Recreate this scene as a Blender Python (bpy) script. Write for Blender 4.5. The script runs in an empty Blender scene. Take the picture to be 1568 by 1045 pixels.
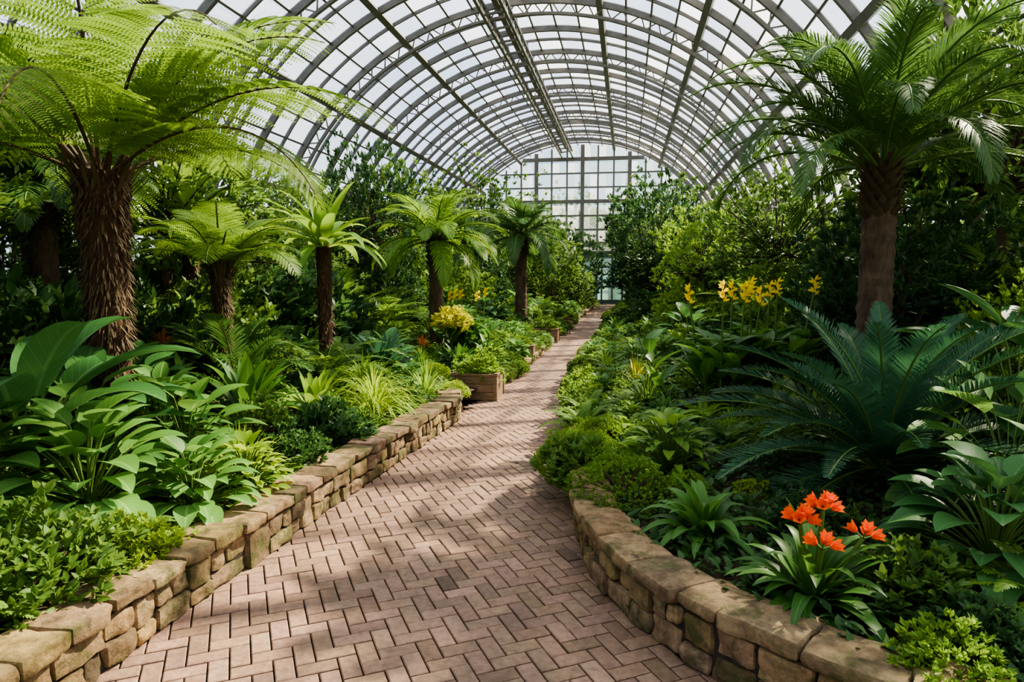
import bpy, math, random
import numpy as np
from mathutils import noise, Vector
random.seed(7); rng=np.random.default_rng(7)
sc=bpy.context.scene
try: sc.view_settings.look='AgX - Medium High Contrast'
except Exception as e: print(e)
def link(o): sc.collection.objects.link(o); return o
# ---------------------------------------------------------------- mesh kit
class MB:
    def __init__(s): s.v=[];s.f=[];s.c=[];s.m=[];s.n=0;s.sm=[]
    def add(s,v,f,c,mat=0,smooth=True):
        v=np.asarray(v,float).reshape(-1,3); f=np.asarray(f,int).reshape(-1,4)
        c=np.asarray(c,float)
        if c.ndim==1: c=np.tile(c,(len(v),1))
        s.v.append(v); s.f.append(f+s.n); s.c.append(c); s.m.append(np.full(len(f),mat)); s.sm.append(np.full(len(f),smooth)); s.n+=len(v)
    def mesh(s,name,mats):
        v=np.concatenate(s.v);f=np.concatenate(s.f);c=np.concatenate(s.c);m=np.concatenate(s.m);sm=np.concatenate(s.sm)
        me=bpy.data.meshes.new(name)
        me.vertices.add(len(v)); me.vertices.foreach_set('co',v.ravel())
        me.loops.add(len(f)*4); me.loops.foreach_set('vertex_index',f.ravel().astype(np.int32))
        me.polygons.add(len(f)); me.polygons.foreach_set('loop_start',(np.arange(len(f))*4).astype(np.int32))
        me.polygons.foreach_set('loop_total',np.full(len(f),4,np.int32))
        me.polygons.foreach_set('material_index',m.astype(np.int32))
        me.polygons.foreach_set('use_smooth',sm.astype(bool))
        for mt in mats: me.materials.append(mt)
        me.update(calc_edges=True)
        a=me.color_attributes.new('Col','FLOAT_COLOR','POINT')
        cc=np.ones((len(v),4)); cc[:,:3]=c
        a.data.foreach_set('color',cc.ravel())
        return me
def nrmz(a): return a/np.maximum(np.linalg.norm(a,axis=-1,keepdims=True),1e-9)
def add_leaves(mb,P,D,U,L,W,prof,segs=4,droop=0.,fold=.25,mat=0,rnd=None):
    P=np.asarray(P,float).reshape(-1,3).copy();N=len(P)
    D=nrmz(np.asarray(D,float).reshape(-1,3)*np.ones((N,1)));U=np.asarray(U,float).reshape(-1,3)*np.ones((N,1))
    L=np.ones(N)*L;W=np.ones(N)*W;droop=np.ones(N)*droop
    S=nrmz(np.cross(D,U)); 
    if rnd is None: rnd=rng.random(N)
    V=np.zeros((N,segs+1,3,3));C=np.zeros((N,segs+1,3,3))
    p=P.copy();d=D.copy()
    for k in range(segs+1):
        t=k/segs;n=np.cross(S,d);w=(W*prof(t)/2)[:,None]
        V[:,k,0]=p-S*w+n*fold*w;V[:,k,1]=p;V[:,k,2]=p+S*w+n*fold*w
        C[:,k,:,0]=rnd[:,None];C[:,k,0,1]=1;C[:,k,2,1]=1;C[:,k,:,2]=t
        p=p+d*(L/segs)[:,None]
        d=nrmz(d+np.array([0,0,-1.])*(droop/segs)[:,None]*(0.5+t))
    base=(np.arange(N)*(segs+1)*3)[:,None]
    q=[]
    for k in range(segs):
        for j in range(2):
            a=k*3+j; q.append([a,a+1,a+4,a+3])
    q=np.array(q)
    F=base[:,:,None]+q[None]
    mb.add(V.reshape(-1,3),F.reshape(-1,4),C.reshape(-1,3),mat)
def tube(mb,pts,rad,n=6,mat=0,col=(.5,.5,.5),jit=0.):
    pts=np.asarray(pts,float);K=len(pts);rad=np.ones(K)*rad
    T=nrmz(np.gradient(pts,axis=0));ref=np.array([1.,0.13,0.07]) if abs(T[0][2])>.7 else np.array([0,0,1.])
    A=nrmz(np.cross(T,ref));B=np.cross(T,A)
    th=np.arange(n)*2*math.pi/n
    V=pts[:,None]+rad[:,None,None]*(1+jit*(rng.random((K,n,1))-.5))*(np.cos(th)[None,:,None]*A[:,None]+np.sin(th)[None,:,None]*B[:,None])
    F=[[k*n+i,k*n+(i+1)%n,(k+1)*n+(i+1)%n,(k+1)*n+i] for k in range(K-1) for i in range(n)]
    mb.add(V.reshape(-1,3),F,col,mat)
def box(mb,c,h,ax=None,mat=0,col=(.5,.5,.5)):
    c=np.array(c,float);X,Y,Z=ax if ax is not None else np.eye(3)
    X,Y,Z=[np.array(q,float) for q in (X,Y,Z)]
    V=[c+X*h[0]*i+Y*h[1]*j+Z*h[2]*k for i in(-1,1) for j in(-1,1) for k in(-1,1)]
    mb.add(V,[[0,1,3,2],[4,6,7,5],[0,4,5,1],[2,3,7,6],[0,2,6,4],[1,5,7,3]],col,mat,False)
def beam(mb,p,q,w,h,up=(0,0,1),mat=0,col=(.5,.5,.5)):
    p=np.array(p,float);q=np.array(q,float);d=q-p;L=np.linalg.norm(d);d/=L
    s=nrmz(np.cross(d,np.array(up,float)));u=np.cross(s,d)
    box(mb,(p+q)/2,(L/2,w/2,h/2),(d,s,u),mat,col)
# profiles
ovate=lambda t: .06+1.0*math.sin(math.pi*min(1,t)**.72)**.9 if t<.999 else 0.01
lance=lambda t: .15+.85*math.sin(math.pi*t**.8) if t<.999 else .01
strap=lambda t: (.5+.5*min(1,t*2.5))*max(0.01,1-t**4) if t<.999 else .02
needle=lambda t: .7+.3*math.sin(math.pi*t) if t<.99 else .05
# ---------------------------------------------------------------- materials
def newmat(name):
    m=bpy.data.materials.new(name);m.use_nodes=True;nt=m.node_tree;nt.nodes.clear()
    o=nt.nodes.new('ShaderNodeOutputMaterial');return m,nt,o
def N(nt,t,**k):
    n=nt.nodes.new(t)
    for a,b in k.items(): setattr(n,a,b)
    return n
def leafmat(name,dark,light,transl=.35,rough=.5,vein=.0,hue=.480,spec=.25,val=1.9):
    m,nt,o=newmat(name);L=nt.links.new
    at=N(nt,'ShaderNodeAttribute',attribute_name='Col');sp=N(nt,'ShaderNodeSeparateColor');L(at.outputs['Color'],sp.inputs[0])
    oi=N(nt,'ShaderNodeObjectInfo')
    ma=N(nt,'ShaderNodeMath',operation='MULTIPLY_ADD');ma.inputs[1].default_value=.62;L(sp.outputs[0],ma.inputs[0])
    mb_=N(nt,'ShaderNodeMath',operation='MULTIPLY');mb_.inputs[1].default_value=.38;L(oi.outputs['Random'],mb_.inputs[0]);L(mb_.outputs[0],ma.inputs[2])
    cr=N(nt,'ShaderNodeValToRGB');cr.color_ramp.elements[0].color=(*dark,1);cr.color_ramp.elements[1].color=(*light,1);L(ma.outputs[0],cr.inputs[0])
    col=cr.outputs[0]
    if vein>0:
        lt=N(nt,'ShaderNodeMath',operation='LESS_THAN');lt.inputs[1].default_value=.1;L(sp.outputs[1],lt.inputs[0])
        wv=N(nt,'ShaderNodeMath',operation='ADD');
        s1=N(nt,'ShaderNodeMath',operation='MULTIPLY_ADD');s1.inputs[1].default_value=-.25;L(sp.outputs[1],s1.inputs[0]);L(sp.outputs[2],s1.inputs[2])
        s2=N(nt,'ShaderNodeMath',operation='MULTIPLY');s2.inputs[1].default_value=55.;L(s1.outputs[0],s2.inputs[0])
        s3=N(nt,'ShaderNodeMath',operation='SINE');L(s2.outputs[0],s3.inputs[0])
        s4=N(nt,'ShaderNodeMath',operation='GREATER_THAN');s4.inputs[1].default_value=.93;L(s3.outputs[0],s4.inputs[0])
        s5=N(nt,'ShaderNodeMath',operation='MULTIPLY');s5.inputs[1].default_value=.5;L(s4.outputs[0],s5.inputs[0])
        L(lt.outputs[0],wv.inputs[0]);L(s5.outputs[0],wv.inputs[1])
        vm=N(nt,'ShaderNodeMath',operation='MULTIPLY',use_clamp=True);vm.inputs[1].default_value=vein;L(wv.outputs[0],vm.inputs[0])
        mx=N(nt,'ShaderNodeMixRGB');mx.inputs[2].default_value=(min(1,light[0]*2.0+.03),min(1,light[1]*1.6+.03),light[2]*2+.02,1)
        L(vm.outputs[0],mx.inputs[0]);L(col,mx.inputs[1]);col=mx.outputs[0]
    p=N(nt,'ShaderNodeBsdfPrincipled');p.inputs['Roughness'].default_value=rough;p.inputs['Specular IOR Level'].default_value=spec;L(col,p.inputs['Base Color'])
    tr=N(nt,'ShaderNodeBsdfTranslucent');hs=N(nt,'ShaderNodeHueSaturation');hs.inputs['Hue'].default_value=hue;hs.inputs['Saturation'].default_value=1.0;hs.inputs['Value'].default_value=val
    L(col,hs.inputs['Color']);L(hs.outputs[0],tr.inputs[0])
    ms=N(nt,'ShaderNodeMixShader');ms.inputs[0].default_value=transl;L(p.outputs[0],ms.inputs[1]);L(tr.outputs[0],ms.inputs[2]);L(ms.outputs[0],o.inputs[0])
    return m
def solidmat(name,c1,c2,scale=8,rough=.8,bump=.3,detail=6,attr=False,metal=0,stretch=(1,1,1),moss=None,moss2=None):
    m,nt,o=newmat(name);L=nt.links.new
    tc=N(nt,'ShaderNodeTexCoord');mp=N(nt,'ShaderNodeMapping');mp.inputs['Scale'].default_value=stretch;L(tc.outputs['Object'],mp.inputs[0])
    nz=N(nt,'ShaderNodeTexNoise');nz.inputs['Scale'].default_value=scale;nz.inputs['Detail'].default_value=detail;nz.inputs['Roughness'].default_value=.7;L(mp.outputs[0],nz.inputs[0])
    cr=N(nt,'ShaderNodeValToRGB');e=cr.color_ramp.elements;e[0].position=.3;e[1].position=.7;e[0].color=(*c1,1);e[1].color=(*c2,1);L(nz.outputs[0],cr.inputs[0])
    col=cr.outputs[0]
    if attr:
        at=N(nt,'ShaderNodeAttribute',attribute_name='Col');mx=N(nt,'ShaderNodeMixRGB',blend_type='MULTIPLY');mx.inputs[0].default_value=1
        L(col,mx.inputs[1]);L(at.outputs['Color'],mx.inputs[2]);col=mx.outputs[0]
    for ms in (moss,moss2):
        if not ms: continue
        n2=N(nt,'ShaderNodeTexNoise');n2.inputs['Scale'].default_value=ms[1];n2.inputs['Detail'].default_value=6;n2.inputs['Roughness'].default_value=.7;L(tc.outputs['Object'],n2.inputs[0])
        r2=N(nt,'ShaderNodeValToRGB');r2.color_ramp.elements[0].position=ms[2];r2.color_ramp.elements[1].position=ms[2]+.12;L(n2.outputs[0],r2.inputs[0])
        mx=N(nt,'ShaderNodeMixRGB');mx.inputs[2].default_value=(*ms[0],1);mu=N(nt,'ShaderNodeMath',operation='MULTIPLY');mu.inputs[1].default_value=ms[3]
        L(r2.outputs[0],mu.inputs[0]);L(mu.outputs[0],mx.inputs[0]);L(col,mx.inputs[1]);col=mx.outputs[0]
    p=N(nt,'ShaderNodeBsdfPrincipled');p.inputs['Roughness'].default_value=rough;p.inputs['Metallic'].default_value=metal;p.inputs['Specular IOR Level'].default_value=.3
    L(col,p.inputs['Base Color'])
    if bump>0:
        b=N(nt,'ShaderNodeBump');b.inputs['Strength'].default_value=bump;b.inputs['Distance'].default_value=.02;L(nz.outputs[0],b.inputs['Height']);L(b.outputs[0],p.inputs['Normal'])
    L(p.outputs[0],o.inputs[0]);return m
def glassmat(name,tint,fr,gl=.06):
    m,nt,o=newmat(name);L=nt.links.new
    t=N(nt,'ShaderNodeBsdfTransparent');t.inputs[0].default_value=(*tint,1)
    d=N(nt,'ShaderNodeBsdfTranslucent');d.inputs[0].default_value=(.82,.89,.97,1)
    g=N(nt,'ShaderNodeBsdfGlossy');g.inputs['Roughness'].default_value=.08;g.inputs[0].default_value=(.8,.85,.9,1)
    a=N(nt,'ShaderNodeMixShader');a.inputs[0].default_value=fr;L(t.outputs[0],a.inputs[1]);L(d.outputs[0],a.inputs[2])
    b=N(nt,'ShaderNodeMixShader');b.inputs[0].default_value=gl;L(a.outputs[0],b.inputs[1]);L(g.outputs[0],b.inputs[2]);L(b.outputs[0],o.inputs[0]);return m
G={}
G['mid']=leafmat('leaf_mid_green',(.036,.092,.018),(.125,.225,.04))
G['deep']=leafmat('leaf_deep_green',(.018,.056,.017),(.055,.13,.032),.3)
G['blue']=leafmat('leaf_blue_green',(.015,.058,.030),(.048,.125,.062),.22)
G['bright']=leafmat('leaf_bright_green',(.072,.165,.02),(.21,.345,.045),.38)
G['lime']=leafmat('leaf_lime_green',(.15,.26,.02),(.35,.47,.06),.38)
G['yellow']=leafmat('leaf_yellow',(.25,.34,.03),(.75,.66,.05),.35,hue=.5,val=1.2)
G['fern']=leafmat('leaf_tree_fern',(.045,.115,.015),(.17,.29,.04),.5)
G['palm']=leafmat('leaf_palm',(.022,.068,.016),(.08,.165,.038),.36,.42)
G['hosta']=leafmat('leaf_veined_green',(.04,.12,.022),(.125,.27,.06),.3,.48,vein=.45)
G['hostad']=leafmat('leaf_veined_dark',(.02,.078,.022),(.055,.155,.04),.25,.5,vein=.3)
G['strap']=leafmat('leaf_strap_green',(.024,.088,.016),(.08,.195,.03),.3,.42,vein=.3)
G['stem']=leafmat('stem_green',(.06,.12,.02),(.12,.2,.04),.1,.5)
G['stembr']=leafmat('stem_brown',(.05,.03,.015),(.1,.07,.03),.0,.7)
G['orange']=leafmat('petal_orange',(.85,.09,.003),(.98,.20,.01),.3,hue=.5,val=1.1)
G['red']=leafmat('leaf_bromeliad_red',(.25,.07,.02),(.5,.16,.04),.3,hue=.5,val=1.1)
G['ypetal']=leafmat('petal_yellow',(.85,.60,.01),(.95,.80,.03),.3,hue=.5,val=1.1)
BARK=solidmat('bark_brown',(.030,.019,.012),(.125,.083,.048),14,.9,.8,stretch=(1,1,.35))
FBARK=solidmat('bark_fern_fibre',(.020,.010,.006),(.085,.042,.02),30,.95,1.,stretch=(1,1,.15))
STONE=solidmat('sandstone',(.085,.057,.03),(.31,.23,.135),11,.9,.9,attr=True,moss=((.05,.065,.015),5.,.50,.75),moss2=((.035,.025,.015),9.,.55,.65))
MORTAR=solidmat('dark_mortar',(.02,.016,.01),(.05,.04,.03),20,.95,.4)
BRICK=solidmat('paving_brick',(.145,.092,.064),(.285,.188,.133),22,.75,.4,attr=True,moss=((.11,.075,.056),1.3,.5,.5))
SOIL=solidmat('soil',(.018,.012,.007),(.07,.045,.025),25,.95,1.,moss=((.03,.05,.01),1.5,.5,.7))
METAL=solidmat('painted_steel',(.10,.092,.078),(.165,.152,.13),3,.5,.0)
WOODM=solidmat('weathered_wood',(.10,.065,.035),(.26,.17,.10),12,.8,.4,stretch=(.3,3,3))
CONC=solidmat('concrete_wall',(.2,.2,.17),(.32,.31,.27),4,.85,.2)
GRASS=solidmat('outside_grass',(.05,.1,.03),(.1,.18,.05),3,.9,.2)
DOORM=solidmat('door_green_paint',(.05,.09,.075),(.09,.14,.12),5,.5,.0)
GL=[glassmat('glass_clear',(.83,.90,.98),.08),glassmat('glass_hazy',(.78,.86,.95),.2),glassmat('glass_milky',(.76,.83,.92),.36)]
GE=[glassmat('glass_tinted',(.50,.66,.64),.10),glassmat('glass_tinted_hazy',(.52,.66,.65),.2),glassmat('glass_tinted_milky',(.55,.67,.67),.32)]
# ---------------------------------------------------------------- world & sun
w=bpy.data.worlds.new('sky');sc.world=w;w.use_nodes=True;nt=w.node_tree;nt.nodes.clear()
o=nt.nodes.new('ShaderNodeOutputWorld');bg=nt.nodes.new('ShaderNodeBackground');tc=nt.nodes.new('ShaderNodeTexCoord')
nz=nt.nodes.new('ShaderNodeTexNoise');nz.inputs['Scale'].default_value=3;nz.inputs['Detail'].default_value=5
cr=nt.nodes.new('ShaderNodeValToRGB');cr.color_ramp.elements[0].position=.38;cr.color_ramp.elements[1].position=.62
cr.color_ramp.elements[0].color=(.60,.71,.95,1);cr.color_ramp.elements[1].color=(1,.98,.97,1)
nt.links.new(tc.outputs['Generated'],nz.inputs[0]);nt.links.new(nz.outputs[0],cr.inputs[0]);nt.links.new(cr.outputs[0],bg.inputs[0]);nt.links.new(bg.outputs[0],o.inputs[0])
bg.inputs[1].default_value=2.1
sl=bpy.data.lights.new('sun','SUN');sl.energy=26;sl.angle=math.radians(1.1);sl.color=(1,.81,.54)
so=link(bpy.data.objects.new('sun',sl));so.rotation_euler=Vector((-.86,-.66,-1)).to_track_quat('-Z','Y').to_euler();so.location=(20,15,30)
cam=bpy.data.cameras.new('camera');cam.lens=24;cam.sensor_width=36;cam.clip_end=500
co=link(bpy.data.objects.new('camera',cam));co.location=(0,0,1.9);co.rotation_euler=(math.radians(84.4),0,0);sc.camera=co
# ---------------------------------------------------------------- layout curves
LE=np.array([(-2.9,-3),(-2.45,.8),(-2.1,2.0),(-1.94,3.02),(-1.86,3.53),(-1.71,4.17),(-1.52,5.09),(-1.3,6.08),(-1.02,7.25),(-.64,8.93),(-.2,11.1),(.38,14.1),(1.16,18.9),(1.89,23.4),(3.2,30.7),(4.9,40),(5.5,44.5)])
RE=np.array([(5,-3),(3.6,.6),(2.3,1.75),(1.55,2.4),(1.25,2.68),(.93,3.02),(.70,3.42),(.52,3.95),(.45,4.5),(.48,5.09),(.55,6.08),(.68,7.25),(.9,8.93),(1.12,11.1),(1.57,14.1),(2.33,18.9),(3.1,23.4),(4.35,30.7),(6.2,40),(7,44.5)])
XL=lambda y:np.interp(y,LE[:,1],LE[:,0]);XR=lambda y:np.interp(y,RE[:,1],RE[:,0])
PSI=math.radians(9.5);AX=np.array([math.sin(PSI),math.cos(PSI),0]);CX=np.array([math.cos(PSI),-math.sin(PSI),0]);O0=np.array([-2.96,0,0])
R=9.;ZC=1.2;S0=-7.;S1=45.6
def VP(s,ph,r=R): return O0+AX*s+CX*r*math.sin(ph)+np.array([0,0,ZC+r*math.cos(ph)])
def UV(s,u,z): return O0+AX*s+CX*u+np.array([0,0,z])
# ---------------------------------------------------------------- floor / path
mb=MB();box(mb,UV(19.3,0,-.08),(9.1,26.4,.05),(CX,AX,(0,0,1)));link(bpy.data.objects.new('floor',mb.mesh('floor',[MORTAR])))
mb=MB();box(mb,(5,25,-.35),(120,120,.1));link(bpy.data.objects.new('ground_outside',mb.mesh('ground_outside',[GRASS])))
mb=MB();c=.099;g=.004;ang=math.radians(22);ca,sa=math.cos(ang),math.sin(ang)
def brick(cx,cy,hx,hy):
    X=cx*ca-cy*sa+1.;Y=cx*sa+cy*ca+20
    if Y<.3 or Y>44 or X<XL(Y)-.12 or X>XR(Y)+.12: return
    k=rng.normal(1,.15);col=np.clip(np.array([k*1.03,k*(.95+.09*rng.random()),k*(.92+.13*rng.random())]),.5,1.5)
    zt=rng.normal(0,.0015);b=.005
    V=[]
    for (ex,ey,z) in ((0,0,-.03),(0,0,zt-.004),(-b,-b,zt)):
        for sx,sy in((-1,-1),(1,-1),(1,1),(-1,1)):
            x=cx+sx*(hx+ex);y=cy+sy*(hy+ey);V.append((x*ca-y*sa+1.,x*sa+y*ca+20,z))
    F=[[8,9,10,11]]
    for r0 in(0,4):
        for i in range(4): F.append([r0+i,r0+(i+1)%4,r0+4+(i+1)%4,r0+4+i])
    mb.add(V,F,col,0,False)
for i in range(-270,270):
    for j in range(-270,270):
        X=(i*c)*ca-(j*c)*sa+1.;Y=(i*c)*sa+(j*c)*ca+20
        if Y<0 or Y>44.3 or X<XL(Y)-.5 or X>XR(Y)+.5: continue
        if (i-j)%4==0: brick((i+1)*c,(j+.5)*c,c-g,c/2-g)
        elif (i-j)%4==3: brick((i+.5)*c,(j+1)*c,c/2-g,c-g)
link(bpy.data.objects.new('brick_path',mb.mesh('brick_path',[BRICK])))
# ---------------------------------------------------------------- stone walls
def cubegrid(n=4):
    vs=[];fs=[]
    for ax in range(3):
        for sgn in(-1,1):
            b=len(vs)
            for i in range(n+1):
                for j in range(n+1):
                    p=[0,0,0];p[ax]=sgn;p[(ax+1)%3]=-1+2*i/n;p[(ax+2)%3]=-1+2*j/n;vs.append(p)
            for i in range(n):
                for j in range(n):
                    a=b+i*(n+1)+j;q=[a,a+n+1,a+n+2,a+1];fs.append(q if sgn>0 else q[::-1])
    return np.array(vs,float),np.array(fs)
CV,CF=cubegrid(6)
def stone(mb,c,X,Y,Z,h,r=.022,amp=.012,col=None):
    h=np.array(h);inn=np.maximum(h-r,.005);v=CV*h;cl=np.clip(v,-inn,inn);e=v-cl
    n=np.linalg.norm(e,axis=1,keepdims=True);v=cl+np.where(n>0,e/np.maximum(n,1e-9)*np.minimum(n,r),0)
    off=rng.random(3)*50
    P=v[:,:1]*X+v[:,1:2]*Y+v[:,2:]*Z+c
    d=np.array([noise.noise(Vector(p*7+off))+.6*noise.noise(Vector(p*20+off)) for p in P])
    P=P+nrmz(P-c)*(d*amp)[:,None]
    k=rng.normal(1,.22);col=np.clip([k*1.04,k*rng.normal(.97,.04),k*rng.normal(.90,.08)],.35,1.6)
    mb.add(P,CF,col,0,True)
def wallbuild(name,pts,side,H=.34,W=.27,cap=.085):
    pts=np.array(pts,float);seg=np.linalg.norm(np.diff(pts,axis=0),axis=1);cum=np.concatenate([[0],np.cumsum(seg)]);T=cum[-1]
    f=lambda s:np.array([np.interp(s,cum,pts[:,0]),np.interp(s,cum,pts[:,1]),0])
    def fr(s):
        t=nrmz(f(min(T,s+.12))-f(max(0,s-.12)));n=np.array([-t[1],t[0],0])*side;return t,n
    mb=MB();Z=np.array([0,0,1.])
    s=0
    while s<T:
        l=min(rng.uniform(.18,.40),T-s+.02);m=s+l/2;t,n=fr(m);hh=cap/2+rng.uniform(-.01,.008)
        stone(mb,f(m)+n*(W/2-.015+rng.normal(0,.012))+Z*(H-cap/2+rng.normal(0,.004)),t,n,Z,(l/2-.005,W/2+.015,hh),.02,.022);s+=l
    hb=H-cap-.004;s=0
    while s<T:
        l=rng.uniform(.13,.36);d=.10
        def st(a,l2,z0,z1):
            mm=a+l2/2;t,n=fr(mm);stone(mb,f(mm)+n*(d+rng.normal(0,.012))+Z*(z0+z1)/2,t,n,Z,(l2/2-.006,d,(z1-z0)/2-.005),.02,.024)
        q=rng.random()
        if q<.25 and l<.26: st(s,l,0,hb)
        elif q<.75:
            z=hb*rng.uniform(.38,.62);st(s,l,0,z);k=rng.uniform(.35,.65)
            if l>.22: st(s,l*k,z,hb);st(s+l*k,l*(1-k),z,hb)
            else: st(s,l,z,hb)
        else:
            z=hb*rng.uniform(.4,.6);k=rng.uniform(.4,.6)
            if l>.22: st(s,l*k,0,z);st(s+l*k,l*(1-k),0,z)
            else: st(s,l,0,z)
            st(s,l,z,hb)
        s+=l
    ss=np.arange(0,T,.1)
    for a in ss:
        b=min(T,a+.11);ta,na=fr(a);tb,nb=fr(b);pa,pb=f(a),f(b)
        V=[pa+na*.03,pb+nb*.03,pb+nb*(W-.02),pa+na*(W-.02)];V+= [v+Z*(H-.03) for v in V]
        mb.add(V,[[0,1,5,4],[2,3,7,6],[4,5,6,7]],(.5,.5,.5),1,False)
    return link(bpy.data.objects.new(name,mb.mesh(name,[STONE,MORTAR])))
ly=np.concatenate([np.arange(.8,9.0,.2)]);lp=[(XL(y),y) for y in ly]+[(-.72,9.3),(-.95,9.5),(-1.4,9.6)]
wallbuild('stone_retaining_wall',lp,1,.34)
def smooth(p,k=3):
    p=np.array(p,float)
    for _ in range(k):
        q=[p[0]]
        for a,b in zip(p[:-1],p[1:]): q+= [a*.75+b*.25,a*.25+b*.75]
        q.append(p[-1]);p=np.array(q)
    return p
rp=smooth([(3.4,1.0),(2.3,1.85),(1.55,2.4),(1.25,2.68),(.93,3.02),(.70,3.42),(.52,3.95),(.45,4.5),(.48,5.09),(.55,6.08),(.68,7.25),(.9,8.93),(1.12,11.1),(1.45,13.3)],3)
wallbuild('stone_retaining_wall',rp,-1,.36)
wallbuild('stone_edging',[(XL(y),y) for y in np.arange(11.9,42,.5)],1,.16,.2,.08)
wallbuild('stone_edging',[(XR(y),y) for y in np.arange(13.5,42,.5)],-1,.16,.2,.08)
# ---------------------------------------------------------------- beds
def bedz(x,y,side):
    d=(XL(y)-x) if side<0 else (x-XR(y))
    base=.27 if y<(9.3 if side<0 else 13) else .12+.15*max(0,1-(y-(9.3 if side<0 else 13))/2)
    return base+.10*max(0,min(5,d-.2))+.02*noise.noise(Vector((x*3,y*3,0)))
def bed(side,name):
    mb=MB();ys=np.concatenate([np.arange(.8,12,.2),np.arange(12,45.3,.5)]);us=np.concatenate([np.linspace(.12,3,16),np.linspace(3.5,12,10)])
    V=[]
    for y in ys:
        for k,u in enumerate(us):
            lim=UV(y/math.cos(PSI),side*8.7,0)[0]
            x=(XL(y)-u) if side<0 else (XR(y)+u)
            x=max(x,lim) if side<0 else min(x,lim)
            V.append((x,y,bedz(x,y,side) if k>0 else bedz(x,y,side)-.02))
    n=len(us);F=[]
    for a in range(len(ys)-1):
        for b in range(n-1):
            q=[a*n+b,a*n+b+1,(a+1)*n+b+1,(a+1)*n+b];F.append(q if side>0 else q[::-1])
    mb.add(V,F,(.5,.5,.5));return link(bpy.data.objects.new(name,mb.mesh(name,[SOIL])))
bed(-1,'planting_bed_soil');bed(1,'planting_bed_soil')
# ---------------------------------------------------------------- vault
mb=MB();PH=[math.radians(a) for a in range(-97,99,5)]
ds=1.2;ss=np.arange(S0,S1+.01,ds)
for i,s in enumerate(ss):
    heavy=(i%2==0);wd=.06 if not heavy else .11;dp=.08 if not heavy else .17
    for a,b in zip(np.radians(np.linspace(-97,97,56))[:-1],np.radians(np.linspace(-97,97,56))[1:]):
        r0,r1=R-dp,R+.02
        P=[VP(s+q*wd/2,ph,r) for ph in(a,b) for r in(r0,r1) for q in(-1,1)]
        mb.add(P,[[0,1,5,4],[2,6,7,3],[0,4,6,2],[1,3,7,5]],(.5,.5,.5),0,False)
        if heavy and i%4==0:
            r0,r1=R-.5,R-.42
            P=[VP(s+q*wd/2,ph,r) for ph in(a,b) for r in(r0,r1) for q in(-1,1)]
            mb.add(P,[[0,1,5,4],[2,6,7,3],[0,4,6,2],[1,3,7,5]],(.5,.5,.5),0,False)
            m=(a+b)/2
            beam(mb,VP(s,a,R-.45),VP(s,m,R-.1),.035,.035,AX);beam(mb,VP(s,m,R-.1),VP(s,b,R-.45),.035,.035,AX)
for k,ph in enumerate(PH):
    deg=round(math.degrees(ph));hv=deg in(-67,-47,-27,-7,13,33,53,73)
    rad=np.array([0,0,1.])*math.cos(ph)+CX*math.sin(ph)
    beam(mb,VP(S0,ph,R-(.08 if hv else .02)),VP(S1,ph,R-(.08 if hv else .02)),.18 if hv else .055,.2 if hv else .06,rad)
for ph in(-9,-4.5):
    p=math.radians(ph)
    for r in (R-.35,R-.75): beam(mb,VP(S0,p,r),VP(S1,p,r),.09,.09)
for s in np.arange(S0,S1-1,1.2):
    for ph in(-9,-4.5):
        p=math.radians(ph);beam(mb,VP(s,p,R-.75),VP(s+.6,p,R-.35),.045,.045,CX);beam(mb,VP(s+.6,p,R-.35),VP(s+1.2,p,R-.75),.045,.045,CX);beam(mb,VP(s,p,R-.75),VP(s,p,R-.05),.05,.05,CX)
    beam(mb,VP(s,math.radians(-9),R-.75),VP(s,math.radians(-4.5),R-.75),.06,.06)
link(bpy.data.objects.new('vault_steel_frame',mb.mesh('vault_steel_frame',[METAL])))
mb=MB()
for i in range(len(ss)-1):
    for a,b in zip(PH[:-1],PH[1:]):
        q=rng.random();mt=0 if q<.5 else(1 if q<.8 else 2);r=R-.005
        mb.add([VP(ss[i],a,r),VP(ss[i+1],a,r),VP(ss[i+1],b,r),VP(ss[i],b,r)],[[0,1,2,3]],(.5,.5,.5),mt,False)
link(bpy.data.objects.new('ceiling_glass_vault',mb.mesh('ceiling_glass_vault',GL)))
for sd,nm in((-1,'wall_left'),(1,'wall_right')):
    mb=MB();box(mb,UV((S0+S1)/2,sd*(R+.02),-.1+.6),(.12,(S1-S0)/2,.65),(CX,AX,(0,0,1)));box(mb,UV((S0+S1)/2,sd*(R+.02),1.16),(.2,(S1-S0)/2,.05),(CX,AX,(0,0,1)))
    link(bpy.data.objects.new(nm,mb.mesh(nm,[CONC])))
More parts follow.
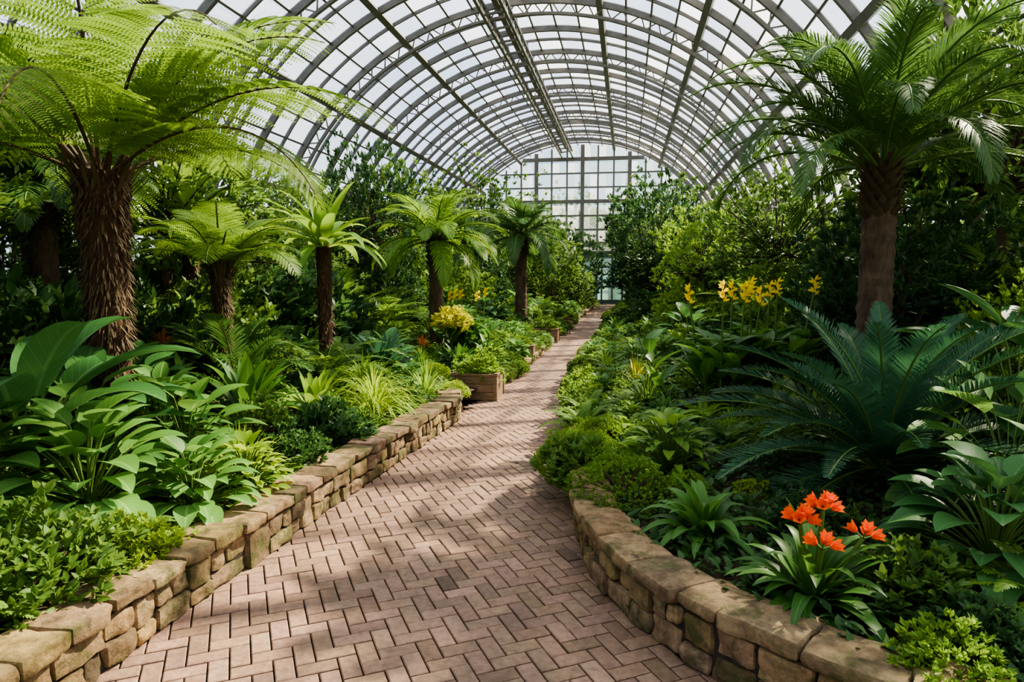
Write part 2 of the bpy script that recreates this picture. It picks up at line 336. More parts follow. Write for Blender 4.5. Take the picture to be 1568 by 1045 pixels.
def endwall(s,name,glz):
    mb=MB()
    top=lambda u: ZC+math.sqrt(max(0,R*R-u*u))
    us=np.arange(-9,9.01,1.0)
    for k,u in enumerate(us):
        if abs(u)<8.99: beam(mb,UV(s,u,-.05),UV(s,u,top(u)),.10 if k%3 else .24,.10 if k%3 else .25,AX)
    zs=np.arange(1.2,10.3,.9)
    for k,z in enumerate(zs):
        hw=math.sqrt(max(0,R*R-(z-ZC)**2))
        if hw>.2: beam(mb,UV(s,-hw,z),UV(s,hw,z),.09 if k%3 else .2,.09 if k%3 else .22)
    beam(mb,UV(s,-9,.05),UV(s,9,.05),.15,.3)
    for u in us[:-1]:
        for z0,z1 in zip(np.concatenate([[.2],zs]),np.concatenate([zs,[10.3]])):
            for (ua,ub) in((u,u+.5),(u+.5,u+1)):
                if z0<min(top(ua),top(ub)) or z0<ZC:
                    za=min(z1,top(ua));zb=min(z1,top(ub));q=rng.random()
                    mb.add([UV(s,ua,z0),UV(s,ub,z0),UV(s,ub,max(z0,zb)),UV(s,ua,max(z0,za))],[[0,1,2,3]],(.5,.5,.5),1 if q<.5 else 2 if q<.8 else 3,False)
    link(bpy.data.objects.new(name,mb.mesh(name,[METAL]+glz)))
endwall(S1,'wall_end',GE);endwall(S0,'wall_back',GL)
# entrance vestibule with double doors
mb=MB();s=S1-1.1;uc=1.35
for u in(-1.3,0,1.3): beam(mb,UV(s,uc+u,-.03),UV(s,uc+u,3.1),.14 if u else .1,.14,AX)
for z,h in((3.1,.28),(2.35,.12),(.15,.25),(1.1,.08)): beam(mb,UV(s,uc-1.4,z),UV(s,uc+1.4,z),.14,h)
for u in(-.65,.65): beam(mb,UV(s,uc+u,0),UV(s,uc+u,3.),.06,.06,AX)
for sd in(-1.4,1.4):
    beam(mb,UV(s,uc+sd,3.1),UV(s+.9,uc+sd,3.1),.12,.28);box(mb,UV(s+.5,uc+sd,1.5),(.03,.42,1.5),(CX,AX,(0,0,1)),1)
box(mb,UV(s+.35,uc,3.3),(1.6,.55,.06),(CX,AX,(0,0,1)))
box(mb,UV(s+.03,uc,1.55),(1.3,.01,1.5),(CX,AX,(0,0,1)),1)
for u in(-.1,.1): beam(mb,UV(s-.12,uc+u,.95),UV(s-.12,uc+u,1.35),.03,.03,AX)
link(bpy.data.objects.new('door_1',mb.mesh('door_1',[DOORM,GE[1]])))
# ---------------------------------------------------------------- plant templates
def dirs(az,el): return np.stack([np.cos(az)*np.cos(el),np.sin(az)*np.cos(el),np.sin(el)],-1)
def ups(az,el): return np.stack([-np.cos(az)*np.sin(el),-np.sin(az)*np.sin(el),np.cos(el)],-1)
def archpath(base,az,el,L,droop,n,pw=1.3):
    pts=[np.array(base,float)];T=[];Nn=[];sd=np.array([math.sin(az),-math.cos(az),0])
    for k in range(n+1):
        e=el-droop*(k/n)**pw;d=np.array([math.cos(az)*math.cos(e),math.sin(az)*math.cos(e),math.sin(e)])
        T.append(d);Nn.append(np.cross(sd,d))
        if k<n: pts.append(pts[-1]+d*L/n)
    return np.array(pts),np.array(T),np.array(Nn),sd
def frond(mb,base,az,el,L,droop,npair,ll,lw,ang=1.0,vl=.15,ld=.3,start=.12,segs=3,stemr=.012,lm=0,smt=1,prof=lance,env=None,fold=.1,pw=1.3):
    n=14;P,T,Nn,sd=archpath(base,az,el,L,droop,n,pw)
    tube(mb,P,np.linspace(stemr,stemr*.25,n+1),4,smt,(.5,.5,.5))
    t=np.linspace(start,1,npair);x=np.arange(n+1)/n
    ip=lambda A:np.stack([np.interp(t,x,A[:,i]) for i in range(3)],-1)
    p,tt,nn=ip(P),ip(T),ip(Nn)
    e=env if env else (lambda t:np.clip(np.sin(np.pi*(.12+.85*t))**.7,.15,1))
    a=ang*(1-.45*t)
    r0=rng.random()
    for sg in(-1,1):
        D=tt*np.cos(a)[:,None]+sg*sd*np.sin(a)[:,None]+nn*vl+rng.normal(0,.05,(npair,3))
        add_leaves(mb,p,D,nn,ll*e(t)*rng.uniform(.9,1.05,npair),lw,prof,segs,ld,fold,lm,np.clip(.3*rng.random(npair)+.7*r0,0,1))
def fern2(mb,base,az,el,L,droop,npin=26,pl=.42,npn=13,lm=0,smt=1,plf=.10,pd=.16):
    n=16;P,T,Nn,sd=archpath(base,az,el,L,droop,n,1.5)
    tube(mb,P,np.linspace(.017,.004,n+1),4,smt,(.3,.5,.5))
    t=np.linspace(.14,.99,npin);x=np.arange(n+1)/n
    ip=lambda A:np.stack([np.interp(t,x,A[:,i]) for i in range(3)],-1)
    p,tt,nn=ip(P),ip(T),ip(Nn);e=np.sin(np.pi*np.clip(.12+.87*t,0,1))**.75
    r0=rng.random()
    for sg in(-1,1):
        a=1.25-.5*t
        D=nrmz(tt*np.cos(a)[:,None]+sg*sd*np.sin(a)[:,None]+nn*.05+rng.normal(0,.03,(npin,3)))
        S=nrmz(np.cross(D,nn));U=np.cross(S,D);l=pl*e*L/1.6
        add_leaves(mb,p,D,U,l,.005,needle,3,pd*2.8,.1,smt)
        q=np.linspace(.06,.97,npn)
        pos=p[:,None]+D[:,None]*(q[None,:,None]*l[:,None,None])+np.array([0,0,-1.])*(pd*q**2)[None,:,None]*l[:,None,None]
        pe=np.sin(np.pi*(.25+.72*q))**.8
        for s2 in(-1,1):
            D2=D*.35+s2*S*.95
            D2=np.repeat(D2[:,None],npn,1)+np.array([0,0,-.12])
            Lq=(plf*l)[:,None]*pe[None]+.004
            k=npin*npn
            add_leaves(mb,pos.reshape(-1,3),D2.reshape(-1,3),np.repeat(U,npn,0),Lq.reshape(-1),np.repeat(l/npn*.8,npn),lambda t:[1,.75,.1][int(round(t*2))],2,.1,0,lm,np.clip(np.repeat(.25*rng.random(npin),npn)+.2*rng.random(k)+.55*r0,0,1))
T={}
def reg(name,mb,mats): T[name]=mb.mesh('tpl_'+name,mats)
def hosta(n=34,L=.30,W=.16,h=.45,droop=.9):
    mb=MB()
    for i in range(n):
        u=(i+.5)/n;az=i*2.4+rng.normal(0,.2);r=h*(.12+.95*u**.7);z=h*(1.1-1.0*u**1.2)+rng.normal(0,.03)
        tip=np.array([math.cos(az)*r*.8,math.sin(az)*r*.8,max(.05,z)])
        mid=tip*np.array([.35,.35,.7])
        P=[(1-t)**2*np.zeros(3)+2*t*(1-t)*mid+t*t*tip for t in np.linspace(0,1,5)]
        tube(mb,P,.006,4,1,(.6,.5,.5))
        el=.75-1.0*u+rng.normal(0,.12);k=rng.uniform(.75,1.15)
        add_leaves(mb,[tip],dirs(np.array([az]),np.array([el])),ups(np.array([az]),np.array([el])),L*k,W*k,ovate,8,droop,.3,0)
    return mb
reg('hosta',hosta(62,.26,.15,.42),[G['hosta'],G['stem']])
reg('hosta2',hosta(84,.20,.095,.46),[G['hosta'],G['stem']])
reg('aroid',hosta(28,.42,.26,.72,.7),[G['hostad'],G['stem']])
def rosette(n,L,W,e0,e1,droop,prof=strap,segs=9,fold=.35,r0=.03):
    mb=MB();i=np.arange(n);u=(i+.5)/n;az=i*2.399+rng.normal(0,.15,n);el=e0+(e1-e0)*u+rng.normal(0,.08,n)
    P=np.stack([np.cos(az)*r0*u,np.sin(az)*r0*u,0*u],-1)
    add_leaves(mb,P,dirs(az,el),ups(az,el),L*rng.uniform(.75,1.1,n),W*rng.uniform(.85,1.1,n),prof,segs,droop*rng.uniform(.7,1.3,n),fold)
    return mb
reg('clivia',rosette(50,.48,.09,1.4,.25,2.0,lance,9,.25),[G['strap']])
reg('birdnest',rosette(30,.8,.15,1.45,.4,1.1,lance,10,.3),[G['strap']])
reg('spiky',rosette(70,.6,.034,1.5,.1,.9,lance,6,.3),[G['bright']])
reg('grass',rosette(260,.62,.016,1.5,.4,2.8,needle,7,.2,.14),[G['bright']])
def shrub(nc,rad,leafL,leafW,per=9,flat=.75,segs=3,droop=.4,trunk=False,h=0,lump=.25,prof=lance,inner=.55,down=None,mb=None,cen=(0,0)):
    mb=mb or MB();off=rng.random(3)*30
    a=rng.normal(size=(nc,3));a=nrmz(a);dn=down if down is not None else (.25 if not trunk else .55)
    a[:,2]=np.abs(a[:,2])-dn*1.6*rng.random(nc);a=nrmz(a)
    lum=np.array([1+lump*2*noise.noise(Vector(v*1.8+off))+lump*noise.noise(Vector(v*4+off)) for v in a])
    rr=rad*lum*(inner+(1-inner)*rng.random(nc)**.4)
    C=a*rr[:,None]*np.array([1,1,flat])+np.array([cen[0],cen[1],h])
    n=nc*per;i=np.tile(np.arange(per),nc);az=i*2.4+np.repeat(rng.random(nc)*6.28,per)+rng.normal(0,.2,n)
    el=rng.uniform(-.1,1.1,n);D=dirs(az,el)+np.repeat(a,per,0)*.8
    P=np.repeat(C,per,0)+rng.normal(0,leafL*.18,(n,3))
    U=nrmz(np.repeat(a,per,0)*.6+np.array([0,0,1.])+rng.normal(0,.25,(n,3)))
    rn=np.clip(np.repeat(rng.random(nc)*.5,per)+.5*rng.random(n),0,1)
    k=rng.uniform(.7,1.15,n)
    add_leaves(mb,P,D,U,leafL*k,leafW*k,prof,segs,droop,.3,0,rn)
    if trunk:
        P=[(.04*math.sin(t*5),.04*math.cos(t*4),t*h) for t in np.linspace(0,1,8)];tube(mb,P,np.linspace(.08,.04,8)*max(.6,rad),8,1,(.5,.5,.5),.15)
    for q in rng.choice(nc,min(nc,40),replace=False):
        s=np.array([0,0,h*.7 if trunk else 0]);e=C[q];m=(s+e)/2+np.array([0,0,.1*rad]);P=[(1-t)**2*s+2*t*(1-t)*m+t*t*e for t in np.linspace(0,1,5)]
        tube(mb,P,np.linspace(.02,.005,5)*max(.5,rad),4,1,(.5,.5,.5))
    return mb
reg('shrub_s',shrub(430,.42,.065,.032,9,.9),[G['mid'],BARK])
reg('shrub_f',shrub(1500,.38,.022,.011,9,.85,2,.2,lump=.12,inner=.8),[G['bright'],BARK])
reg('shrub_m',shrub(240,.5,.12,.05,9,.85,prof=ovate,segs=4),[G['mid'],BARK])
reg('shrub_l',shrub(420,1.0,.16,.062,9,.9),[G['mid'],BARK])
reg('bush_t',shrub(1200,1.2,.14,.055,9,1.25,2,.5,False,1.1,.3,down=.8),[G['mid'],BARK])
m_=shrub(500,1.3,.16,.06,9,1.0,2,.6,True,2.5,.35);shrub(420,1.0,.16,.06,9,1.0,2,.6,False,.6,.4,down=.3,mb=m_,cen=(.3,.2))
reg('tree_a',m_,[G['mid'],BARK])
reg('tree_b',shrub(1100,1.4,.12,.048,9,1.0,2,.4,True,2.4,.45,down=.8,inner=.4),[G['mid'],BARK])
m_=shrub(420,1.2,.26,.10,8,1.2,4,.8,True,2.2,.4,ovate);shrub(220,.9,.24,.10,8,1.0,4,.8,False,.5,.4,ovate,mb=m_)
reg('tree_c',m_,[G['mid'],BARK])
def pinclump(n,L,npair,ll,lw,e0,e1,droop,**k):
    mb=MB()
    for i in range(n):
        u=(i+.5)/n;frond(mb,(math.cos(i*2.4)*.03,math.sin(i*2.4)*.03,0),i*2.399+rng.normal(0,.1),e0+(e1-e0)*u+rng.normal(0,.06),L*rng.uniform(.85,1.1),droop,npair,ll,lw,**k)
    return mb
reg('fernclump',pinclump(24,.7,24,.12,.026,1.35,.4,1.5,ang=1.3,vl=0,ld=.2,stemr=.006),[G['bright'],G['stem']])
reg('bush_palm',pinclump(18,1.7,34,.42,.03,1.4,.6,1.3,ang=.9,vl=.15,ld=.6,stemr=.016),[G['palm'],G['stem']])
reg('sago',pinclump(54,1.25,84,.17,.010,1.42,.0,1.0,ang=1.15,vl=.32,ld=.15,stemr=.012,prof=needle),[G['blue'],G['stem']])
def bark_tube(mb,H,r0,r1,mat,jit=.12,n=14,rings=0,lean=(0,0)):
    K=int(H/.045)+2;z=np.linspace(0,H,K);rr=np.linspace(r0,r1,K)
    if rings: rr=rr*(1+.08*((np.arange(K)%rings)==0))
    P=np.stack([lean[0]*(z/H)**1.5,lean[1]*(z/H)**1.5,z],-1);tube(mb,P,rr,n,mat,(.5,.5,.5),jit);return P
def treefern(H,r,nf,L,npin,npn,pl=.42,e0=1.22,e1=.47,plf=.10,dr0=1.1,dr1=.5,pd=.16):
    mb=MB();bark_tube(mb,H,r*.58,r*1.15,2,.2)
    n=int(900*H);z=rng.random(n)*H;az=rng.random(n)*6.28;rad=r*(.56+.55*z/H)
    add_leaves(mb,np.stack([np.cos(az)*rad,np.sin(az)*rad,z],-1),dirs(az,rng.uniform(-1.3,-.5,n)),ups(az,np.full(n,.2)),rng.uniform(.05,.13,n),.012,needle,2,.8,.2,3)
    n=60;az=rng.random(n)*6.28
    add_leaves(mb,np.stack([np.cos(az)*r*.9,np.sin(az)*r*.9,H-.25+rng.random(n)*.25],-1),dirs(az,rng.uniform(.8,1.3,n)),ups(az,np.full(n,1.)),.3,.03,needle,3,.2,.4,3)
    for i in range(nf):
        u=(i+.5)/nf;az=i*2.399+rng.normal(0,.12);fern2(mb,(math.cos(az)*r*.5,math.sin(az)*r*.5,H-.03),az,e0+(e1-e0)*u+rng.normal(0,.06),L*rng.uniform(.88,1.08),dr0+dr1*u,npin,pl,npn,plf=plf,pd=pd)
    return mb
reg('treefern_big',treefern(2.3,.18,20,2.5,28,22,.42,1.2,.40,.10,1.25,.35,.28),[G['fern'],G['stembr'],FBARK,G['stembr']])
reg('treefern_small',treefern(1.5,.10,20,1.2,24,14,.42,1.2,.5,.1,1.3,.5),[G['fern'],G['stem'],FBARK,G['stembr']])
def palm(H,r,nf,L,npair,ll,lw=.022,el0=1.45,el1=-.1,dr=1.35,ld=.7,vl=.1,ang=1.0,pw=1.3):
    mb=MB();bark_tube(mb,H,r*1.1,r,2,.08,16,3)
    n=110;i=np.arange(n);az=i*2.399;z=H-.5+.54*i/n
    add_leaves(mb,np.stack([np.cos(az)*r*.85,np.sin(az)*r*.85,z],-1),dirs(az,np.full(n,.95)),ups(az,np.full(n,.95)),.17,.085,lambda t:[1,.9,.75,.1][int(round(t*3))],3,-.2,.5,3)
    for i in range(nf):
        u=(i+.5)/nf;az=i*2.399+rng.normal(0,.1)
        frond(mb,(math.cos(az)*r*.5,math.sin(az)*r*.5,H),az,el0+(el1-el0)*u+rng.normal(0,.07),L*rng.uniform(.88,1.06),dr*rng.uniform(.85,1.15),npair,ll,lw,ang=ang,vl=vl,ld=ld,start=.16,segs=4,stemr=.02,prof=needle,pw=pw)
    return mb
reg('palm_big',palm(2.35,.14,40,1.95,120,.36,.010,1.5,.3,1.75,.9,.2,.85,1.7),[G['palm'],G['stem'],BARK,G['stembr']])
reg('palm_small',palm(2.0,.12,32,1.35,54,.3,.018,1.45,-.1,1.6,.8),[G['bright'],G['stem'],BARK,G['stembr']])
mb=rosette(30,.95,.17,1.4,.15,1.5,lance,10,.3,.08);
for v in mb.v: v[:,2]+=1.75
bark_tube(mb,1.8,.085,.10,1,.2)
n=500;z=rng.random(n)*1.7;az=rng.random(n)*6.28
add_leaves(mb,np.stack([np.cos(az)*.09,np.sin(az)*.09,z],-1),dirs(az,rng.uniform(-1.2,-.4,n)),ups(az,np.full(n,.2)),.08,.012,needle,2,.8,.2,2)
reg('nesttree',mb,[G['bright'],FBARK,G['stembr']])
mb=MB()
for i in range(15):
    az=i*2.399;el=1.35-.05*i;L=.45;P,Tt,Nn,sd=archpath((.03*math.cos(az),.03*math.sin(az),0),az,el,L,.25,4);tube(mb,P,[.022,.018,.015,.012,.01],6,1)
    e2=el-.2-rng.random()*.3;add_leaves(mb,[P[-1]],dirs(np.array([az]),np.array([e2])),ups(np.array([az]),np.array([e2])),rng.uniform(.6,.85),rng.uniform(.22,.30),lambda t:.1+.9*math.sin(math.pi*min(1,t*.97+.03)**.8)**.6 if t<.99 else .02,10,1.3,.35,0)
reg('banana',mb,[G['hostad'],G['stem']])
def flower(mb,c,d,L,W,mat,n=6,open_=.75):
    d=nrmz(np.array(d,float));a=nrmz(np.cross(d,[.3,.2,.9]));b=np.cross(d,a)
    for k in range(n):
        th=k*2*math.pi/n;rdl=a*math.cos(th)+b*math.sin(th)
        add_leaves(mb,[c],[d*math.cos(open_)+rdl*math.sin(open_)],[d*math.sin(open_)-rdl*math.cos(open_)],L,W,lance,5,.25,.25,mat)
def clivfl():
    mb=rosette(50,.50,.09,1.35,.2,2.0,lance,9,.25)
    for (x,y,h,nn) in((-.10,-.05,.43,9),(.04,.02,.47,9),(-.04,-.16,.35,5),(.20,-.06,.36,4)):
        P=[(x*t,y*t,h*t) for t in np.linspace(0,1,5)];tube(mb,P,.011,6,1,(.6,.5,.5))
        for k in range(nn):
            az=k*2.4;el=.25+.9*(k%3)/2;d=dirs(np.array(az),np.array(el));q=np.array([x,y,h]);tube(mb,[q,q+d*.03,q+d*.05],.005,4,1)
            flower(mb,q+d*.035,d,.07,.038,2,6,.5)
    return mb
reg('clivia_fl',clivfl(),[G['strap'],G['stem'],G['orange']])
def canna(nst=16,h=1.1,fl=True):
    mb=MB()
    for s in range(nst):
        bx,by=rng.normal(0,.16,2);hh=h*rng.uniform(.5,.75) if s>4 else h*rng.uniform(.9,1.05);lx,ly=bx*1.5+rng.normal(0,.05),by*1.5+rng.normal(0,.05)
        P=[(bx+(lx-bx)*t,by+(ly-by)*t,hh*t) for t in np.linspace(0,1,6)];tube(mb,P,.010,5,1)
        for k in range(7):
            t=.1+.09*k;az=s+k*2.6;el=.95-.05*k;p=[bx+(lx-bx)*t,by+(ly-by)*t,h*.85*t]
            add_leaves(mb,[p],dirs(np.array([az]),np.array([el])),ups(np.array([az]),np.array([el])),rng.uniform(.36,.5),rng.uniform(.11,.15),ovate,7,.9,.3,0)
        if fl and s<5:
            for k in range(6):
                az=k*2.2;q=np.array([lx,ly,hh-.03+.03*k]);flower(mb,q,dirs(np.array(az),np.array(.7)),.07,.03,2,4,.5)
    return mb
reg('canna',canna(),[G['strap'],G['stem'],G['ypetal']])
# ---------------------------------------------------------------- placing
def gz(x,y):
    return bedz(x,y,-1) if x<XL(y) else (bedz(x,y,1) if x>XR(y) else 0)
def put(tpl,name,x,y,s=1.,z=None,mat=None,rot=None,parent=None,sz=None):
    o=bpy.data.objects.new(name,T[tpl]);link(o)
    o.location=(x,y,(gz(x,y)-.02) if z is None else z)
    o.rotation_euler=(0,0,rng.random()*6.28 if rot is None else rot);o.scale=(s,s,s*(sz or 1))
    if mat: o.material_slots[0].link='OBJECT';o.material_slots[0].material=G[mat]
    if parent: o.parent=parent
    return o
def carpet(side,name,mat):
    mb=MB();n=26000;y=2.2+18*rng.random(n)**1.3;d=.24+4.2*rng.random(n)
    x=np.where(side<0,XL(y)-d,XR(y)+d)
    z=np.array([bedz(a,b,side) for a,b in zip(x,y)])+rng.random(n)*.07
    az=rng.random(n)*6.28;el=rng.uniform(-.1,1.0,n);k=rng.uniform(.05,.10,n)
    add_leaves(mb,np.stack([x,y,z],-1),dirs(az,el),ups(az,el),k,k*.5,ovate,3,.5,.3,0)
    link(bpy.data.objects.new(name,mb.mesh(name,[G[mat]])))
carpet(-1,'creeping_groundcover','mid');carpet(1,'creeping_groundcover','deep')
# heroes left
put('treefern_big','tree_fern',-3.25,5.5,1,rot=.4)
put('banana','banana_plant',-3.3,4.5,1.1,z=.65,rot=1.0)
put('aroid','elephant_ear_plant',-3.2,5.0,.9)
put('shrub_s','leafy_shrub',-2.42,3.3,1.05,mat='mid')
put('shrub_s','leafy_shrub',-2.14,3.75,.62,mat='lime')
put('hosta','hosta_plant',-2.75,4.3,1.25)
put('hosta','hosta_plant',-2.17,4.5,.85)
put('hosta','hosta_plant',-3.4,4.1,1.3)
put('hosta2','hosta_plant',-2.95,5.6,1.2)
put('aroid','elephant_ear_plant',-2.6,5.35,.75,mat='hosta')
put('spiky','dracaena_plant',-2.1,5.15,.8,mat='lime')
put('hosta2','hosta_plant',-1.98,4.95,.7,mat='lime')
put('shrub_s','leafy_shrub',-1.9,5.7,.75,mat='deep')
put('shrub_m','leafy_shrub',-1.8,6.5,.8,mat='deep')
put('shrub_s','leafy_shrub',-2.4,6.3,.9,mat='mid')
put('birdnest','birds_nest_fern',-2.75,7.0,1.0)
put('birdnest','birds_nest_fern',-2.15,7.3,.75,mat='bright')
put('grass','arching_grass_plant',-1.6,7.8,1.0,mat='lime')
put('grass','arching_grass_plant',-1.9,8.6,1.0,mat='bright')
put('spiky','dracaena_plant',-1.15,9.0,.85,mat='bright')
put('birdnest','birds_nest_fern',-2.0,10.4,1.0,mat='blue')
put('birdnest','birds_nest_fern',-.95,12.0,.75)
put('spiky','bromeliad_plant',-3.9,7.6,.35,z=1.1,mat='red')
put('spiky','bromeliad_plant',-1.45,11.0,.3,z=.75,mat='red')
put('treefern_small','tree_fern',-3.4,8.0,1.0,rot=.3)
put('nesttree','birds_nest_fern_tree',-2.6,9.5,1.05)
put('nesttree','birds_nest_fern_tree',-4.9,10.5,1.25)
put('palm_small','cycad_palm',-1.55,14,1.15,rot=.5)
put('palm_small','cycad_palm',.3,22.5,1.45,mat='palm')
put('palm_small','cycad_palm',-6.2,9,1.4,mat='palm')
put('tree_a','broadleaf_tree',-3.4,17,.75,sz=1.6,mat='deep')
put('shrub_m','croton_shrub',-1.15,12.8,.7,z=.95,mat='yellow')
put('canna','canna_lily',-.95,13.4,1.1)
# heroes right
put('palm_big','date_palm',3.45,6.5,1.0,rot=.9)
put('sago','sago_cycad',2.6,4.7,1.12,z=.55)
put('clivia_fl','clivia_plant',1.47,3.2,1.0,rot=0)
put('clivia','clivia_plant',1.15,4.0,.95)
put('hosta2','hosta_plant',1.25,5.3,.85,mat='bright')
put('shrub_f','boxwood_shrub',.80,4.75,.95,z=.30,mat='bright')
put('shrub_f','boxwood_shrub',.86,5.35,.8,z=.28)
put('canna','canna_lily',2.4,7.6,1.1)
put('canna','canna_lily',2.95,8.0,1.1)
put('shrub_m','leafy_shrub',1.95,3.15,.55,mat='mid')
put('shrub_m','leafy_shrub',2.0,2.75,.45,mat='deep')
put('hosta','hosta_plant',2.45,3.35,1.0,mat='hostad')
put('aroid','elephant_ear_plant',3.05,4.1,.85,mat='hosta')
put('aroid','elephant_ear_plant',3.9,5.2,1.2)
put('shrub_s','leafy_shrub',1.75,3.9,.6,mat='deep')
put('bush_t','broadleaf_tree',4.9,24,1.45,mat='deep',z=1.3)
put('tree_a','broadleaf_tree',4.6,17,.68,mat='bright',sz=1.25)
put('tree_b','broadleaf_tree',6.1,8.6,1.1,mat='mid',sz=1.15)
put('tree_c','broadleaf_tree',6.3,10.2,1.0,mat='mid',sz=1.3)
put('spiky','cordyline_plant',1.75,9.5,.75,mat='yellow')
put('spiky','cordyline_plant',1.6,8.0,.8,mat='mid')
for x,y,s,t,m in((2.0,33,1.3,'bush_t','mid'),(3.0,38,1.6,'bush_t','deep'),(0.5,30,1.2,'tree_b','mid'),(-1.5,36,1.8,'tree_b','mid'),(1.2,40,1.8,'bush_t','deep'),(6.9,33,1.4,'bush_t','deep'),(8.3,38,1.7,'bush_t','mid'),(6.2,28,1.3,'tree_b','mid'),(9.4,41,1.8,'tree_b','deep')):
    put(t,'broadleaf_tree',x,y,s,mat=m)
def empty(n): return link(bpy.data.objects.new(n,None))
gcv=empty('groundcover_planting');und=empty('understory_planting');bgd=empty('background_planting')
low=[('shrub_s','mid',.65),('shrub_s','bright',.6),('shrub_f','bright',.8),('shrub_f','lime',.65),('hosta','hosta',.6),('hosta2','bright',.6),('grass','bright',.7),('fernclump','bright',.7),('shrub_m','mid',.55),('clivia','strap',.85),('shrub_s','deep',.7),('shrub_m','mid',.5),('fernclump','mid',.7),('hosta2','hosta',.7)]
edge=[('shrub_s','mid',.6),('shrub_s','bright',.6),('shrub_f','bright',.75),('shrub_f','mid',.75),('shrub_m','mid',.5),('fernclump','bright',.55),('hosta2','hosta',.5)]
med=[('shrub_m','mid',1.),('shrub_m','deep',1.1),('shrub_s','bright',1.3),('birdnest','strap',1.),('fernclump','mid',1.5),('aroid','hostad',1.),('hosta2','hosta',1.4),('shrub_l','mid',.7),('shrub_l','deep',.65),('bush_palm','palm',.8),('spiky','mid',1.2)]
hedge=[('shrub_l','mid',1.4),('shrub_l','deep',1.5),('bush_t','mid',.75),('bush_t','deep',.85),('shrub_l','mid',1.2),('bush_palm','palm',1.2),('bush_palm','fern',1.2),('bush_t','bright',.6)]
tall=[('tree_a','mid',1.),('tree_b','deep',.9),('tree_c','mid',.9),('bush_t','mid',1.2),('bush_palm','fern',1.4),('tree_a','mid',1.1),('tree_b','mid',1.),('bush_t','deep',1.2),('palm_small','palm',1.3)]
cnt=[0]
def fill(lst,side,y0,y1,step,d0,d1,par,smul=1.,exc=(),ulim=8.3):
    y=y0
    while y<y1:
        d=d0+rng.random()*step*.5
        while d<d1:
            yy=y+rng.uniform(-.3,.3)*step;dd=d+rng.uniform(-.2,.2)*step
            x=XL(yy)-dd if side<0 else XR(yy)+dd
            lim=UV(yy,side*ulim,0)[0]
            if (side<0 and x<lim) or (side>0 and x>lim): d+=step;continue
            if not any((x-a)**2+(yy-b)**2<r*r for a,b,r in exc):
                t,m,s=lst[rng.integers(len(lst))]
                if t=='grass' and yy<4: t,m='shrub_m','mid';s=.5
                cnt[0]+=1;put(t,par.name+'_'+str(cnt[0]),x,yy,s*smul*rng.uniform(.8,1.2),mat=m,parent=par)
            d+=step
        y+=step
exL=[(-2.42,3.35,.45),(-2.75,4.35,.4),(-2.2,4.55,.4),(-2.1,5.1,.4),(-2,5.75,.35),(-1.9,6.6,.4),(-2.4,6.3,.35),(-2.75,7,.5),(-2.1,7.3,.4),(-1.65,7.8,.5),(-1.15,9,.5),(-3.3,5.5,.6),(-.6,10.4,.85)]
exR=[(1.47,3.2,.42),(1.15,4,.38),(1.25,5.2,.35),(.8,4.8,.42),(2.6,4.7,.9),(2.4,7.6,.5),(1.95,3.15,.3),(2.45,3.4,.35),(2.0,2.75,.25)]
fill(low,-1,3.0,9,.45,.42,2.3,gcv,.75,exL);fill(low,-1,9.3,20,.55,.3,2.2,gcv,1.,exL);fill(low,-1,20,42,.9,.3,2.0,gcv,1.3)
fill(low,1,2.6,9,.42,.42,2.3,gcv,.75,exR);fill(low,1,9,20,.55,.3,2.2,gcv,1.,exR);fill(low,1,20,42,.9,.3,2.0,gcv,1.3)
fill(edge,1,5.5,13.6,.36,.04,.30,gcv,1.05,exR);fill(edge,-1,9.7,22,.45,.04,.35,gcv,.9,[(-.6,10.4,.75),(.2,15,.5),(.98,19.2,.6)]);fill(edge,1,14,30,.6,.08,.4,gcv,.95)
fill(edge,-1,3.2,9,.5,.36,.55,gcv,.6,exL[:2])
fill(med,-1,4.5,20,.95,2.0,4.5,und,.85,[(-3.3,5.5,.5),(-2.75,7,.6)]);fill(med,-1,20,42,1.3,1.6,4.5,und,1.1)
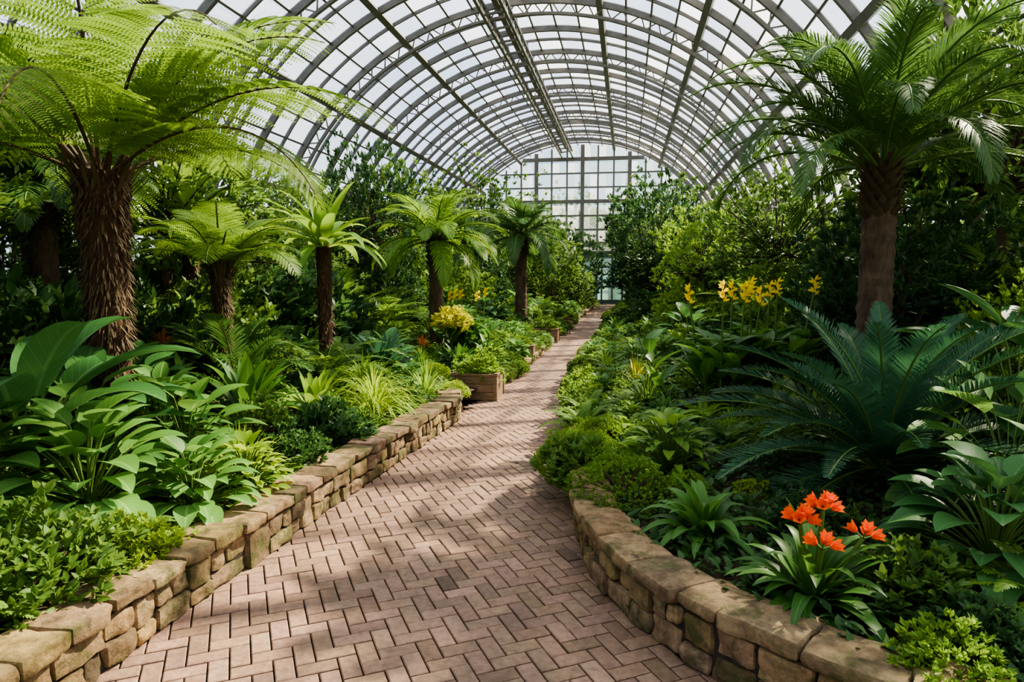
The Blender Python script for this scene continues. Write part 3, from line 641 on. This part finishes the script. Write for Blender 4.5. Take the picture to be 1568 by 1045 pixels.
fill(med,1,5.8,20,.95,1.9,4.5,und,.85,[(2.6,4.7,1.4),(2.7,8,.7)]);fill(med,1,20,42,1.3,1.6,4.,und,1.1)
fill(hedge,-1,4,43,1.5,3.6,11.5,bgd,.9,[(-3.3,5.5,1.4)],8.0);fill(hedge,1,6,43,1.5,3.4,8,bgd,.9,[(3.45,6.5,1.)],8.0)
fill(tall,-1,8,43,2.4,4.6,10.5,bgd,.95,(),6.9);fill(tall,1,13,43,2.6,3.8,8,bgd,.9,(),7.2)
fill(tall,-1,2.5,7,1.8,4.0,8,bgd,.8,(),7.)
for x in np.arange(-8,22,2.6): put('tree_b','outside_tree',x,50.5+rng.uniform(-.5,3),rng.uniform(1.6,2.5),z=-.25)
# ---------------------------------------------------------------- planters
def planter(x,y,s=1.,rot=-.15):
    mb=MB();w=.28*s;h=.33*s;c,sn=math.cos(rot),math.sin(rot);A=np.array((c,sn,0));B=np.array((-sn,c,0))
    Z=np.array([0,0,1.]);P=np.array([x,y,0])
    for k in range(3):
        z=h*(k+.5)/3
        for (D,E) in((A,B),(B,A)):
            for sg in(-1,1): box(mb,P+E*sg*w+Z*z,(w,.014,h/6-.004) ,(D,E,Z))
    for i in(-1,1):
        for j in(-1,1): box(mb,P+A*i*w+B*j*w+Z*(h/2+.01),(.028,.028,h/2+.01),(A,B,Z))
    for (D,E) in((A,B),(B,A)):
        for sg in(-1,1): box(mb,P+E*sg*(w+.0)+Z*(h+.012),(w+.04,.035,.014),(D,E,Z))
    box(mb,P+Z*(h-.05),(w-.01,w-.01,.02),(A,B,Z),1)
    link(bpy.data.objects.new('wooden_planter_box',mb.mesh('wooden_planter_box',[WOODM,SOIL])))
    return h
for x,y,s,t,m in((-.52,10.5,1.15,'shrub_s','bright'),(.2,15,1.,'shrub_f','bright'),(.98,19.2,1.1,'shrub_s','mid'),(1.75,23.6,1.2,'shrub_s','mid')):
    h=planter(x,y,s);put(t,'potted_shrub',x,y,.72*s,z=h-.02,mat=m)
print('objs',len(bpy.data.objects))
